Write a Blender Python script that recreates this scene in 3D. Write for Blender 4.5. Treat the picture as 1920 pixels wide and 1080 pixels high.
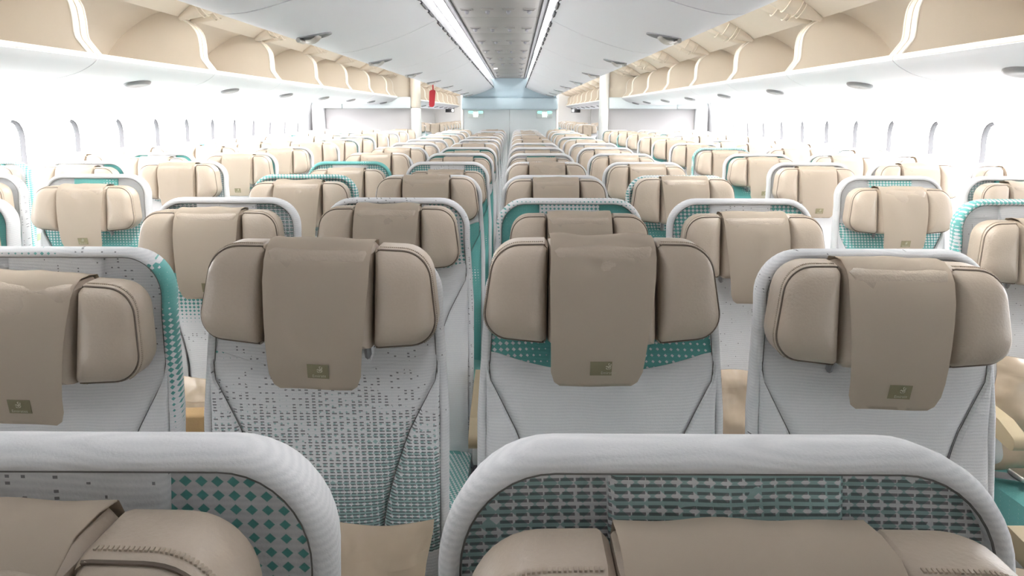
import bpy, bmesh, math, random
from mathutils import Matrix, Vector
PI = math.pi
SC = bpy.context.scene
COL = SC.collection
for o in list(bpy.data.objects):
    bpy.data.objects.remove(o)

# ---------------------------------------------------------------- camera, sky, lights, exposure
CAMZ = 1.423          # eye height
CX = -0.095           # centre line of the cabin (the camera stands a little to its right)
F_PX, PITCH, YAW, ROLL = 1346.0, 13.7, 0.255, 0.12
cd = bpy.data.cameras.new('camera')
cd.sensor_width = 36.0
cd.lens = 36.0 * F_PX / 1920.0
cd.clip_start, cd.clip_end = 0.02, 200
cam = bpy.data.objects.new('camera', cd)
COL.objects.link(cam)
cam.matrix_world = (Matrix.Translation((0, 0, CAMZ)) @ Matrix.Rotation(math.radians(YAW), 4, 'Z')
                    @ Matrix.Rotation(math.radians(90 - PITCH), 4, 'X') @ Matrix.Rotation(math.radians(ROLL), 4, 'Z'))
SC.camera = cam

w = bpy.data.worlds.new('overcast_sky')
SC.world = w
w.use_nodes = True
bg = w.node_tree.nodes['Background']
bg.inputs[0].default_value = (1.0, 0.975, 1.0, 1)
bg.inputs[1].default_value = 8.0

SC.view_settings.view_transform = 'Standard'
SC.view_settings.look = 'None'
SC.view_settings.gamma = 1
SC.view_settings.exposure = 0.99
SC.view_settings.use_curve_mapping = False
SC.cycles.use_denoising = True
SC.cycles.max_bounces = 7
SC.cycles.diffuse_bounces = 5
SC.cycles.caustics_reflective = False
SC.cycles.caustics_refractive = False
SC.cycles.sample_clamp_indirect = 6

def area(name, loc, size, size_y, power, direction, color=(1, 1, 1), spread=180):
    l = bpy.data.lights.new(name, 'AREA')
    l.shape = 'RECTANGLE'
    l.size, l.size_y, l.energy, l.color = size, size_y, power, color
    l.spread = math.radians(spread)
    o = bpy.data.objects.new(name, l)
    COL.objects.link(o)
    o.location = loc
    d = Vector(direction).normalized()          # lamp shines along local -Z; keep its local Y along the cabin
    z = -d
    y = Vector((0, 1, 0))
    x = y.cross(z).normalized()
    o.matrix_world = Matrix(((x.x, y.x, z.x, loc[0]), (x.y, y.y, z.y, loc[1]), (x.z, y.z, z.z, loc[2]), (0, 0, 0, 1)))
    return o

Y_BULK = 11.75
for s in (-1, 1):
    # wall wash lamps in the gap between the bins and the side wall
    area('sidewall_wash_lamp', (CX + s * 2.93, 6.5, CAMZ + 0.20), 0.05, 8.6, 220, (s * 0.35, 0, -1), (1.0, 0.95, 0.975))
    area('sidewall_wash_lamp', (CX + s * 2.93, 17.5, CAMZ + 0.20), 0.05, 10.0, 110, (s * 0.35, 0, -1), (1.0, 0.95, 0.975))
    # ceiling wash lamps lying on top of the centre bins
    area('ceiling_wash_lamp', (CX + s * 0.62, 6.35, CAMZ + 0.64), 0.06, 10.5, 540, (s * 0.12, 0, 1), (1.0, 0.975, 0.965), spread=125)
    area('ceiling_wash_lamp', (CX + s * 0.90, 18.2, CAMZ + 0.55), 0.06, 12.0, 75, (s * 0.45, 0, 1), (1.0, 0.985, 0.96))
    # strip lamps along the centre ceiling panel
    area('centre_strip_lamp', (CX + s * 0.262, 5.95, CAMZ + 0.492), 0.012, 11.3, 7.0, (-s * 0.55, 0, -0.35), (0.98, 0.955, 1.0))

ORD = ['first', 'second', 'third', 'fourth', 'fifth', 'sixth', 'seventh', 'eighth', 'ninth', 'tenth', 'eleventh', 'twelfth',
       'thirteenth', 'fourteenth', 'fifteenth', 'sixteenth', 'seventeenth']

# ---------------------------------------------------------------- mesh helpers
def mesh(name, verts, faces, smooth=True, sharp=None, mat=None):
    me = bpy.data.meshes.new(name)
    me.from_pydata([tuple(v) for v in verts], [], faces)
    me.update()
    bm = bmesh.new()
    bm.from_mesh(me)
    bmesh.ops.recalc_face_normals(bm, faces=bm.faces)
    bm.to_mesh(me)
    bm.free()
    if smooth:
        me.polygons.foreach_set('use_smooth', [True] * len(me.polygons))
        if sharp:
            me.set_sharp_from_angle(angle=math.radians(sharp))
    if mat:
        me.materials.append(mat)
    return me

def obj(name, me, parent=None, **props):
    o = bpy.data.objects.new(name, me)
    COL.objects.link(o)
    if parent is not None:
        o.parent = parent
    for k, v in props.items():
        o[k] = v
    return o

def empty(name, loc, rz=0, **props):
    o = bpy.data.objects.new(name, None)
    o.empty_display_size = 0.05
    COL.objects.link(o)
    o.location = loc
    o.rotation_euler = (0, 0, rz)
    for k, v in props.items():
        o[k] = v
    return o

class MB:
    """collects verts and faces"""
    def __init__(self):
        self.v, self.f = [], []
    def add(self, v, f):
        b = len(self.v)
        self.v += [tuple(x) for x in v]
        self.f += [tuple(i + b for i in q) for q in f]
        return self
    def grid(self, rows, close_u=False, close_v=False):
        nr, nc = len(rows), len(rows[0])
        v = [p for r in rows for p in r]
        f = []
        for i in range(nr if close_v else nr - 1):
            for j in range(nc if close_u else nc - 1):
                a, b = i * nc + j, i * nc + (j + 1) % nc
                c, d = ((i + 1) % nr) * nc + (j + 1) % nc, ((i + 1) % nr) * nc + j
                f.append((a, b, c, d))
        return self.add(v, f)
    def box(self, x0, x1, y0, y1, z0, z1, fn=None):
        v = [(x, y, z) for x in (x0, x1) for y in (y0, y1) for z in (z0, z1)]
        if fn:
            v = [fn(*p) for p in v]
        return self.add(v, [(0, 1, 3, 2), (4, 6, 7, 5), (0, 4, 5, 1), (2, 3, 7, 6), (0, 2, 6, 4), (1, 5, 7, 3)])
    def rbox(self, x0, x1, y0, y1, z0, z1, b=0.006, fn=None):
        """box with chamfered vertical and horizontal edges: three stacked rounded rectangles"""
        def ring(ins, z):
            c = []
            for (sx, sy) in ((0, 0), (1, 0), (1, 1), (0, 1)):
                X = x1 - ins if sx else x0 + ins
                Y = y1 - ins if sy else y0 + ins
                dx, dy = (-b if sx else b), (-b if sy else b)
                pts = [(X + dx, Y), (X + dx * .3, Y + dy * .3), (X, Y + dy)]
                if (sx, sy) in ((0, 0), (1, 1)):
                    pts = pts[::-1]
                c += [(p[0], p[1], z) for p in pts]
            return c
        rows = [ring(b, z0), ring(b * .3, z0 + b * .3), ring(0, z0 + b), ring(0, z1 - b), ring(b * .3, z1 - b * .3), ring(b, z1)]
        if fn:
            rows = [[fn(*p) for p in r] for r in rows]
        base = len(self.v)
        self.grid(rows, close_u=True)
        n = len(rows[0])
        self.f.append(tuple(base + i for i in range(n)))
        self.f.append(tuple(base + 5 * n + i for i in range(n)))
        return self
    def prism(self, prof, axis_fn, t0, t1):
        """closed polygon profile extruded from t0 to t1; axis_fn(p, t) gives the point"""
        n = len(prof)
        v = [axis_fn(p, t0) for p in prof] + [axis_fn(p, t1) for p in prof]
        f = [tuple(range(n))[::-1], tuple(range(n, 2 * n))]
        f += [(i, (i + 1) % n, n + (i + 1) % n, n + i) for i in range(n)]
        return self.add(v, f)
    def tube(self, pts, r, n=8, closed=False, caps=True):
        pts = [Vector(p) for p in pts]
        m = len(pts)
        rows = []
        prev = None
        for i, p in enumerate(pts):
            a = pts[(i - 1) % m] if (closed or i > 0) else p
            c = pts[(i + 1) % m] if (closed or i < m - 1) else p
            t = (c - a).normalized()
            if prev is None:
                up = Vector((0, 0, 1)) if abs(t.z) < .9 else Vector((1, 0, 0))
                nrm = t.cross(up).normalized()
            else:
                nrm = (prev - t * prev.dot(t)).normalized()
            prev = nrm
            bn = t.cross(nrm)
            rr = r[i] if isinstance(r, (list, tuple)) else r
            rows.append([p + (nrm * math.cos(2 * PI * k / n) + bn * math.sin(2 * PI * k / n)) * rr for k in range(n)])
        b = len(self.v)
        self.grid(rows, close_u=True, close_v=closed)
        if caps and not closed:
            self.f.append(tuple(b + k for k in range(n)))
            self.f.append(tuple(b + (m - 1) * n + k for k in range(n)))
        return self
    def build(self, name, mat=None, smooth=True, sharp=40):
        return mesh(name, self.v, self.f, smooth, sharp, mat)

def fillet(poly, radii, n=6):
    """2-D polygon with rounded corners"""
    out = []
    m = len(poly)
    for i, p in enumerate(poly):
        r = radii[i] if isinstance(radii, (list, tuple)) else radii
        p = Vector(p); a = Vector(poly[i - 1]); c = Vector(poly[(i + 1) % m])
        if r <= 0:
            out.append((p.x, p.y)); continue
        u, v = (a - p).normalized(), (c - p).normalized()
        ang = u.angle(v)
        t = min(r / math.tan(ang / 2), (a - p).length * .49, (c - p).length * .49)
        r2 = t * math.tan(ang / 2)
        cen = p + (u + v).normalized() * (r2 / math.sin(ang / 2))
        s, e = p + u * t - cen, p + v * t - cen
        a0, a1 = math.atan2(s.y, s.x), math.atan2(e.y, e.x)
        da = (a1 - a0 + PI) % (2 * PI) - PI
        for k in range(n + 1):
            q = a0 + da * k / n
            out.append((cen.x + r2 * math.cos(q), cen.y + r2 * math.sin(q)))
    return out

def resample(poly, n):
    pts = [Vector(p) for p in poly]
    L = [0]
    for i in range(len(pts)):
        L.append(L[-1] + (pts[(i + 1) % len(pts)] - pts[i]).length)
    out, j = [], 0
    for k in range(n):
        t = L[-1] * k / n
        while L[j + 1] < t:
            j += 1
        d = L[j + 1] - L[j]
        q = (t - L[j]) / d if d > 1e-9 else 0
        out.append(tuple(pts[j].lerp(pts[(j + 1) % len(pts)], q)))
    return out

# ---------------------------------------------------------------- materials
def nt(m):
    m.use_nodes = True
    return m.node_tree, m.node_tree.nodes, m.node_tree.links

def plain(name, col, rough=.5, metal=0, spec=.5, bump=0, bscale=60, vary=0, emit=None, estr=1):
    m = bpy.data.materials.new(name)
    t, N, L = nt(m)
    b = N['Principled BSDF']
    b.inputs['Base Color'].default_value = (*col, 1)
    b.inputs['Roughness'].default_value = rough
    b.inputs['Metallic'].default_value = metal
    b.inputs['Specular IOR Level'].default_value = spec
    if emit:
        b.inputs['Emission Color'].default_value = (*emit, 1)
        b.inputs['Emission Strength'].default_value = estr
    if bump or vary:
        tc = N.new('ShaderNodeTexCoord')
        no = N.new('ShaderNodeTexNoise')
        no.inputs['Scale'].default_value = bscale
        no.inputs['Detail'].default_value = 3
        L.new(tc.outputs['Object'], no.inputs['Vector'])
        if bump:
            bp = N.new('ShaderNodeBump')
            bp.inputs['Strength'].default_value = bump
            bp.inputs['Distance'].default_value = .002
            L.new(no.outputs['Fac'], bp.inputs['Height'])
            L.new(bp.outputs['Normal'], b.inputs['Normal'])
        if vary:
            mx = N.new('ShaderNodeMix'); mx.data_type = 'RGBA'
            mx.inputs[6].default_value = (*[c * (1 - vary) for c in col], 1)
            mx.inputs[7].default_value = (*[min(1, c * (1 + vary)) for c in col], 1)
            L.new(no.outputs['Fac'], mx.inputs[0])
            L.new(mx.outputs[2], b.inputs['Base Color'])
    return m

def math_node(N, L, op, a, b=None, c=None, clamp=False):
    n = N.new('ShaderNodeMath'); n.operation = op; n.use_clamp = clamp
    for i, x in enumerate((a, b, c)):
        if x is None: continue
        if isinstance(x, (int, float)): n.inputs[i].default_value = x
        else: L.new(x, n.inputs[i])
    return n.outputs[0]

def ramp(N, L, fac, stops):
    r = N.new('ShaderNodeValToRGB')
    e = r.color_ramp.elements
    while len(e) < len(stops): e.new(0.5)
    for k, (p, v) in enumerate(stops):
        e[k].position = p; e[k].color = (v, v, v, 1)
    L.new(fac, r.inputs[0])
    return r.outputs[0]

def printed_fabric():
    """woven pale grey cloth with a halftone teal print and dark dashes; where in the long printed repeat
    a piece was cut from is set on each object (print_shift, print_scale)"""
    m = bpy.data.materials.new('printed_fabric')
    t, N, L = nt(m)
    b = N['Principled BSDF']
    M = lambda op, a, bb=None, c=None, clamp=False: math_node(N, L, op, a, bb, c, clamp)
    tc = N.new('ShaderNodeTexCoord')
    sx = N.new('ShaderNodeSeparateXYZ'); L.new(tc.outputs['Object'], sx.inputs[0])
    X, Y, Z = sx.outputs
    u = M('ADD', X, M('MULTIPLY', Y, .35))
    v = M('ADD', Z, M('MAXIMUM', M('SUBTRACT', -.19, Y), 0))
    def att(name):
        a = N.new('ShaderNodeAttribute'); a.attribute_type = 'OBJECT'; a.attribute_name = name
        return a.outputs['Fac']
    cb = N.new('ShaderNodeCombineXYZ'); L.new(u, cb.inputs[0]); L.new(v, cb.inputs[1])
    lo = N.new('ShaderNodeTexNoise'); lo.inputs['Scale'].default_value = 7; lo.inputs['Detail'].default_value = 1
    L.new(cb.outputs[0], lo.inputs['Vector'])
    wob = M('MULTIPLY', M('SUBTRACT', lo.outputs['Fac'], .5), .14)
    ph = M('FRACT', M('ADD', M('ADD', M('MULTIPLY', v, att('print_scale')), att('print_shift')), wob))
    cov = ramp(N, L, ph, [(0, 0), (.34, 0), (.44, .40), (.60, .66), (.66, 1.0), (.73, 1.0), (.78, 0), (.83, .08), (.90, .45), (.96, .74), (1, .74)])
    dcov = ramp(N, L, ph, [(0, 0), (.12, .0), (.20, .27), (.30, .42), (.36, .0), (.77, 0), (.80, .38), (.86, .64), (.92, .85), (1, .9)])
    soft = ramp(N, L, ph, [(0, .92), (.76, .92), (.84, .55), (1, .6)])
    # halftone lattice of diamonds
    row = M('DIVIDE', v, .0105)
    stag = M('MULTIPLY', lo.outputs['Fac'], .25)
    fx = M('ABSOLUTE', M('SUBTRACT', M('FRACT', M('ADD', M('DIVIDE', u, .0122), stag)), .5))
    fz = M('ABSOLUTE', M('SUBTRACT', M('FRACT', row), .5))
    dist = M('ADD', fx, fz)
    teal = M('MULTIPLY', M('SUBTRACT', cov, dist), 14, clamp=True)
    teal.node.use_clamp = True
    # dark woven dashes
    uc, vr = M('DIVIDE', u, .0122), M('DIVIDE', v, .00525)
    cd_ = N.new('ShaderNodeCombineXYZ')
    L.new(M('FLOOR', uc), cd_.inputs[0]); L.new(M('FLOOR', vr), cd_.inputs[1])
    wn = N.new('ShaderNodeTexWhiteNoise'); wn.noise_dimensions = '2D'
    L.new(cd_.outputs[0], wn.inputs['Vector'])
    half = M('ADD', M('MULTIPLY', wn.outputs['Value'], .18), M('SUBTRACT', M('MULTIPLY', dcov, .45), .05))
    dlen = M('LESS_THAN', M('ABSOLUTE', M('SUBTRACT', M('FRACT', uc), .5)), half)
    dline = M('LESS_THAN', M('ABSOLUTE', M('SUBTRACT', M('FRACT', vr), .5)), .22)
    lo2 = N.new('ShaderNodeTexNoise'); lo2.inputs['Scale'].default_value = 38; lo2.inputs['Detail'].default_value = 1
    L.new(cb.outputs[0], lo2.inputs['Vector'])
    pick = M('LESS_THAN', M('ADD', M('MULTIPLY', wn.outputs['Value'], .55), M('MULTIPLY', lo2.outputs['Fac'], .55)), dcov)
    dash = M('MULTIPLY', M('MULTIPLY', M('MULTIPLY', pick, dline), dlen), .75)
    # fine wavy weave lines
    wv = M('ADD', M('MULTIPLY', v, 1150), M('MULTIPLY', lo.outputs['Fac'], 26))
    fine = M('MULTIPLY', M('ADD', M('SINE', wv), 1), .5)
    hi = N.new('ShaderNodeTexNoise'); hi.inputs['Scale'].default_value = 420; hi.inputs['Detail'].default_value = 2
    L.new(tc.outputs['Object'], hi.inputs['Vector'])
    base = N.new('ShaderNodeMix'); base.data_type = 'RGBA'
    base.inputs[6].default_value = (.73, .745, .76, 1); base.inputs[7].default_value = (.86, .865, .875, 1)
    L.new(M('MULTIPLY', M('ADD', fine, hi.outputs['Fac']), .5), base.inputs[0])
    c1 = N.new('ShaderNodeMix'); c1.data_type = 'RGBA'; c1.inputs[7].default_value = (.075, .36, .335, 1)
    L.new(M('MULTIPLY', teal, soft), c1.inputs[0]); L.new(base.outputs[2], c1.inputs[6])
    c2 = N.new('ShaderNodeMix'); c2.data_type = 'RGBA'; c2.inputs[7].default_value = (.085, .085, .095, 1)
    L.new(dash, c2.inputs[0]); L.new(c1.outputs[2], c2.inputs[6])
    L.new(c2.outputs[2], b.inputs['Base Color'])
    b.inputs['Roughness'].default_value = .85
    b.inputs['Specular IOR Level'].default_value = .2
    b.inputs['Sheen Weight'].default_value = .15
    bp = N.new('ShaderNodeBump'); bp.inputs['Strength'].default_value = .35; bp.inputs['Distance'].default_value = .0012
    L.new(M('ADD', M('MULTIPLY', fine, .5), hi.outputs['Fac']), bp.inputs['Height'])
    L.new(bp.outputs['Normal'], b.inputs['Normal'])
    return m

FABRIC = printed_fabric()
LEATHER = plain('beige_leather', (.465, .39, .31), .40, spec=.45, bump=.25, bscale=240, vary=.04)
PIPING = plain('brown_piping', (.13, .10, .075), .6)
SEAMG = plain('grey_seam_thread', (.17, .165, .16), .7)
STITCH = plain('beige_thread', (.44, .37, .29), .8)
GOLD = plain('olive_print', (.225, .20, .115), .7)
PALEGOLD = plain('pale_print', (.56, .52, .40), .7)
WHITE = plain('white_lining', (.86, .87, .87), .55, bump=.05, bscale=300)
BINGREY = plain('pale_grey_bin_plastic', (.93, .925, .95), .45, bump=.04, bscale=400)
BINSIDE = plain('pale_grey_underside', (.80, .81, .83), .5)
CREAM = plain('cream_bin_liner', (.74, .655, .545), .55, vary=.02, bscale=5)
CREAMLT = plain('cream_edge_trim', (.88, .83, .74), .4)
PANEL = plain('grey_ceiling_panel', (.33, .318, .295), .6, vary=.04, bscale=4)
BLUE = plain('pale_blue_panel', (.46, .57, .615), .5, vary=.03, bscale=3)
BLUELT = plain('pale_grey_blue_panel', (.60, .655, .66), .5, vary=.03, bscale=3)
DARK = plain('dark_recess', (.07, .07, .075), .6)
MIDGREY = plain('grey_plastic', (.30, .30, .31), .45)
GASKET = plain('grey_window_gasket', (.05, .05, .052), .8)
BULKW = plain('pale_bulkhead_panel', (.44, .43, .425), .5)
LENSGREY = plain('grey_lamp_cup', (.20, .20, .205), .4)
STEEL = plain('brushed_metal', (.62, .60, .57), .28, metal=1)
CARPET = plain('dark_carpet', (.10, .10, .115), .95, bump=.6, bscale=500, vary=.3)
TAN = plain('tan_armrest_plastic', (.42, .345, .22), .45)
SHELL = plain('pale_seat_back_plastic', (.60, .60, .58), .5)
RED = plain('red_ribbon', (.36, .012, .022), .7)
BRASS = plain('kraft_card', (.34, .22, .10), .7, bump=.2, bscale=200)
TWINE = plain('gold_cord', (.50, .36, .16), .45)
GREIGE = plain('greige_panel', (.40, .39, .365), .6)
POSTW = plain('white_post', (.90, .88, .84), .4)
SIGNW = plain('lit_white_figure', (.9, .9, .9), .4, emit=(1, 1, 1), estr=.9)
SIGNG = plain('lit_green_arrow', (.2, .8, .55), .4, emit=(.25, .95, .62), estr=.8)
SIGNB = plain('sign_plate', (.62, .68, .66), .3)
LED = plain('lit_lens', (1, 1, 1), .4, emit=(1, .98, .94), estr=6)
LEDS = plain('lit_diffuser', (.66, .67, .675), .4)

def cover_mat():
    m = bpy.data.materials.new('thin_paper_cover')
    t, N, L = nt(m)
    b = N['Principled BSDF']
    b.inputs['Base Color'].default_value = (.53, .45, .36, 1)
    b.inputs['Roughness'].default_value = .75
    b.inputs['Specular IOR Level'].default_value = .2
    tr = N.new('ShaderNodeBsdfTranslucent'); tr.inputs[0].default_value = (.62, .55, .45, 1)
    mx = N.new('ShaderNodeMixShader'); mx.inputs[0].default_value = .22
    L.new(b.outputs[0], mx.inputs[1]); L.new(tr.outputs[0], mx.inputs[2])
    L.new(mx.outputs[0], N['Material Output'].inputs['Surface'])
    tc = N.new('ShaderNodeTexCoord')
    no = N.new('ShaderNodeTexNoise'); no.inputs['Scale'].default_value = 900
    L.new(tc.outputs['Object'], no.inputs['Vector'])
    bp = N.new('ShaderNodeBump'); bp.inputs['Strength'].default_value = .2; bp.inputs['Distance'].default_value = .0006
    L.new(no.outputs['Fac'], bp.inputs['Height']); L.new(bp.outputs['Normal'], b.inputs['Normal'])
    return m
COVER = cover_mat()

def plastic_wrap():
    m = plain('tan_blanket_wrap', (.50, .40, .29), .28, spec=.6)
    t, N, L = nt(m)
    b = N['Principled BSDF']
    tc = N.new('ShaderNodeTexCoord')
    vo = N.new('ShaderNodeTexNoise'); vo.inputs['Scale'].default_value = 7; vo.inputs['Detail'].default_value = 2; vo.inputs['Distortion'].default_value = .5
    L.new(tc.outputs['Object'], vo.inputs['Vector'])
    bp = N.new('ShaderNodeBump'); bp.inputs['Strength'].default_value = 1.0; bp.inputs['Distance'].default_value = .035
    L.new(vo.outputs['Fac'], bp.inputs['Height']); L.new(bp.outputs['Normal'], b.inputs['Normal'])
    return m
WRAP = plastic_wrap()

def window_glass():
    m = bpy.data.materials.new('window_glass')
    t, N, L = nt(m)
    tr = N.new('ShaderNodeBsdfTransparent'); tr.inputs[0].default_value = (.92, .95, .95, 1)
    gl = N.new('ShaderNodeBsdfGlossy'); gl.inputs['Roughness'].default_value = .03
    mx = N.new('ShaderNodeMixShader'); mx.inputs[0].default_value = .06
    L.new(tr.outputs[0], mx.inputs[1]); L.new(gl.outputs[0], mx.inputs[2])
    L.new(mx.outputs[0], N['Material Output'].inputs['Surface'])
    return m
GLASS = window_glass()

# ================================================================= the shell of the cabin
PROF = [(0.0, 2.98), (.3, 3.08), (.6, 3.15), (.9, 3.19), (1.17, 3.19), (1.40, 3.16), (1.55, 3.11), (1.66, 3.05), (1.80, 2.93), (2.0, 2.72), (2.2, 2.46), (2.34, 2.2)]
def LZ(z):
    for (z0, l0), (z1, l1) in zip(PROF, PROF[1:]):
        if z <= z1:
            return l0 + (l1 - l0) * (z - z0) / (z1 - z0)
    return PROF[-1][1]
Y_NEAR, Y_END = -1.7, 27.5
PITCHW = 0.635
WIN_Y0 = 5.02 - .17 - PITCHW / 2 - 10 * PITCHW   # left edge of the first panel

def wall_panel(side, hole=True):
    """one moulded sidewall lining panel, local y from 0 to PITCHW"""
    mb = MB()
    P = lambda y, z, off=0: (side * (LZ(z) + off), y, z)
    g = .003
    zb, zt = .78, 1.60
    def strip(zs):
        mb.grid([[P(g, z), P(PITCHW / 2, z), P(PITCHW - g, z)] for z in zs])
    strip([0, .3, .6, zb])
    strip([zt, 1.66, 1.72, 1.80, 1.90, 2.0, 2.1, 2.2, 2.28, 2.34])
    if not hole:
        strip([zb, .9, 1.0, 1.17, 1.3, 1.40, 1.5, zt])
        return mb.build('lining_panel', WHITE)
    n = 40
    cy, cz, hy, hz = PITCHW / 2, 1.165, .168, .232
    rect, oval = [], []
    corner = math.atan2((zt - zb) / 2, PITCHW / 2)
    angs = sorted(set([2 * PI * k / n for k in range(n)] + [corner, PI - corner, PI + corner, -corner % (2 * PI)]))
    zm = (zt + zb) / 2
    for a in angs:
        c, s = math.cos(a), math.sin(a)
        k = min((PITCHW / 2 - g) / abs(c) if abs(c) > 1e-6 else 9, (zt - zb) / 2 / abs(s) if abs(s) > 1e-6 else 9)
        rect.append((cy + k * c, zm + k * s))
        e = (abs(c / hy) ** 2.6 + abs(s / hz) ** 2.6) ** (-1 / 2.6)
        oval.append((cy + e * c, cz + e * s))
    rows = [[P(y, z) for y, z in rect]]
    rows.append([P((y + y2) / 2, (z + z2) / 2) for (y, z), (y2, z2) in zip(rect, oval)])
    rows.append([P(y, z) for y, z in oval])
    for sc, off in ((.97, .012), (.92, .045), (.88, .086)):
        rows.append([P(cy + (y - cy) * sc, cz + (z - cz) * sc, off) for y, z in oval])
    mb.grid(rows, close_u=True)
    mb.window = [(cy + (y - cy) * .88, cz + (z - cz) * .88) for y, z in oval]
    return mb

def window_parts(side, ring):
    cy, cz = PITCHW / 2, 1.165
    P = lambda y, z, off: (side * (LZ(z) + off), y, z)
    fr = MB()
    loops = []
    for sc, off in ((1.06, .086), (1.03, .078), (.97, .078), (.95, .084), (.95, .112), (1.06, .112)):
        loops.append([P(cy + (y - cy) * sc, cz + (z - cz) * sc, off) for y, z in ring])
    fr.grid(loops, close_u=True, close_v=True)
    pane = MB()
    pane.add([P(cy + (y - cy) * .955, cz + (z - cz) * .955, .106) for y, z in ring], [tuple(range(len(ring)))])
    sh = MB()   # the shade, pushed nearly all the way up
    y0, y1 = cy - .125, cy + .125
    top = cz + .232 * .84 * .97
    sh.grid([[P(cy + x, z, .103) for x in (-.085, -.03, .03, .085)] for z in (top - .032, top - .004)])
    sh.box(-.02, .02, -.004, .004, 0, .006, lambda x, yy, z: P(cy + x, top - .034 + z, .096 + yy))
    return fr.build('window_frame', GASKET, sharp=50), pane.build('pane', GLASS, smooth=False), sh.build('shade', WHITE)

walls = {}
WIN_PANELS = {}
n_panels = int((Y_END - WIN_Y0) / PITCHW) + 1
wnum = 0
for side, sname in ((-1, 'left'), (1, 'right')):
    wr = empty('wall_' + sname, (CX, 0, 0), kind='structure')
    mb = wall_panel(side)
    ring = mb.window
    holed = mb.build('lining_panel', WHITE, sharp=60)
    blank = wall_panel(side, False)
    fme, pme, sme = window_parts(side, ring)
    for i in range(n_panels):
        y = WIN_Y0 + i * PITCHW
        door = (11.7 < y + .3 < 13.3)
        o = obj('lining_panel', blank if door else holed, wr)
        o.location = (0, y, 0)
        if door:
            continue
        wnum += 1
        wi = empty('window_%d' % wnum, (CX, y, 0), kind='structure')
        obj('window_frame', fme, wi); obj('pane', pme, wi); obj('shade', sme, wi)

mb = MB(); mb.box(CX - 3.25, CX + 3.25, Y_NEAR - .1, Y_END, -.06, 0)
obj('floor', mb.build('floor', CARPET, smooth=False), kind='structure')
mb = MB(); mb.box(CX - 2.25, CX + 2.25, Y_NEAR - .1, Y_END, 2.335, 2.40)
obj('ceiling', mb.build('ceiling', WHITE, smooth=False), kind='structure')
mb = MB(); mb.box(CX - 3.3, CX + 3.3, Y_NEAR - .14, Y_NEAR, 0, 2.40)  # unseen wall added behind the camera, keeps sky light off the near rows
obj('wall_unseen_back', mb.build('wall_unseen_back', GREIGE, smooth=False), kind='structure')

# far end wall of the aft cabin with a grey partition and a galley hatch on each side
def far_end(side):
    r = empty('wall_aft', (CX, 0, 0), kind='structure')
    mb = MB()
    Q = lambda a, b, y0, y1, z0, z1: mb.box(min(side * a, side * b), max(side * a, side * b), y0, y1, z0, z1)
    Y = 24.6
    Q(.75, 1.95, Y, Y + .1, 0, 2.3)
    Q(2.25, 3.22, Y, Y + .1, 0, 2.3)
    Q(1.95, 2.25, Y, Y + .1, 0, 1.44)
    Q(1.95, 2.25, Y, Y + .1, 1.62, 2.3)
    obj('end_panel', mb.build('end_panel', POSTW, smooth=False), r)
    mb = MB(); Q = lambda a, b, y0, y1, z0, z1: mb.box(min(side * a, side * b), max(side * a, side * b), y0, y1, z0, z1)
    Q(1.93, 2.27, Y + .3, Y + .34, 1.40, 1.66)
    obj('galley_hatch', mb.build('galley_hatch', DARK, smooth=False), r)
    mb = MB(); Q = lambda a, b, y0, y1, z0, z1: mb.box(min(side * a, side * b), max(side * a, side * b), y0, y1, z0, z1)
    Q(2.0, 2.05, Y + .26, Y + .30, 1.47, 1.54)
    obj('galley_lamp', mb.build('galley_lamp', LED, smooth=False), r)
    mb = MB(); Q = lambda a, b, y0, y1, z0, z1: mb.box(min(side * a, side * b), max(side * a, side * b), y0, y1, z0, z1)
    Q(2.55, 3.22, Y - .5, Y - .4, 0, 1.60)
    obj('grey_partition', mb.build('grey_partition', GREIGE, smooth=False), r)
    mb = MB(); mb.box(-3.3, 3.3, Y_END, Y_END + .1, 0, 2.4)
    obj('end_wall', mb.build('end_wall', WHITE, smooth=False), r)
far_end(-1); far_end(1)

# side bulkheads (behind the last side rows)
def bulkhead(side, name):
    r = empty('wall_bulkhead_' + name, (CX, 0, 0), kind='structure')
    def B(nm, a, b, y0, y1, z0, z1, m, bev=.012):
        q = MB(); q.rbox(min(side * a, side * b), max(side * a, side * b), y0, y1, z0, z1, bev)
        return obj(nm, q.build(nm, m, sharp=50), r)
    B('lower_panel', 1.56, 3.16, Y_BULK, Y_BULK + .5, 0, 1.50, BULKW)
    B('valance', 1.56, 2.62, Y_BULK - .16, Y_BULK + .5, 1.49, 1.665, BLUELT)
    B('valance', 2.625, 3.10, Y_BULK - .16, Y_BULK + .5, 1.49, 1.665, BLUELT)
    B('upper_panel', 1.56, 2.95, Y_BULK - .02, Y_BULK + .5, 1.66, 2.33, CREAM)
    B('edge_post', 1.47, 1.56, Y_BULK - .10, Y_BULK + .5, 0, 1.50 if side < 0 else 2.33, POSTW, .02)
    if side < 0: B('edge_post', 1.47, 1.56, Y_BULK - .10, Y_BULK + .5, 1.50, 2.33, CREAM, .02)
    B('side_post', 2.93, 3.12, Y_BULK - .14, Y_BULK - .005, 0, 1.62, WHITE, .03)
bulkhead(-1, 'left'); bulkhead(1, 'right')

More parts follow.
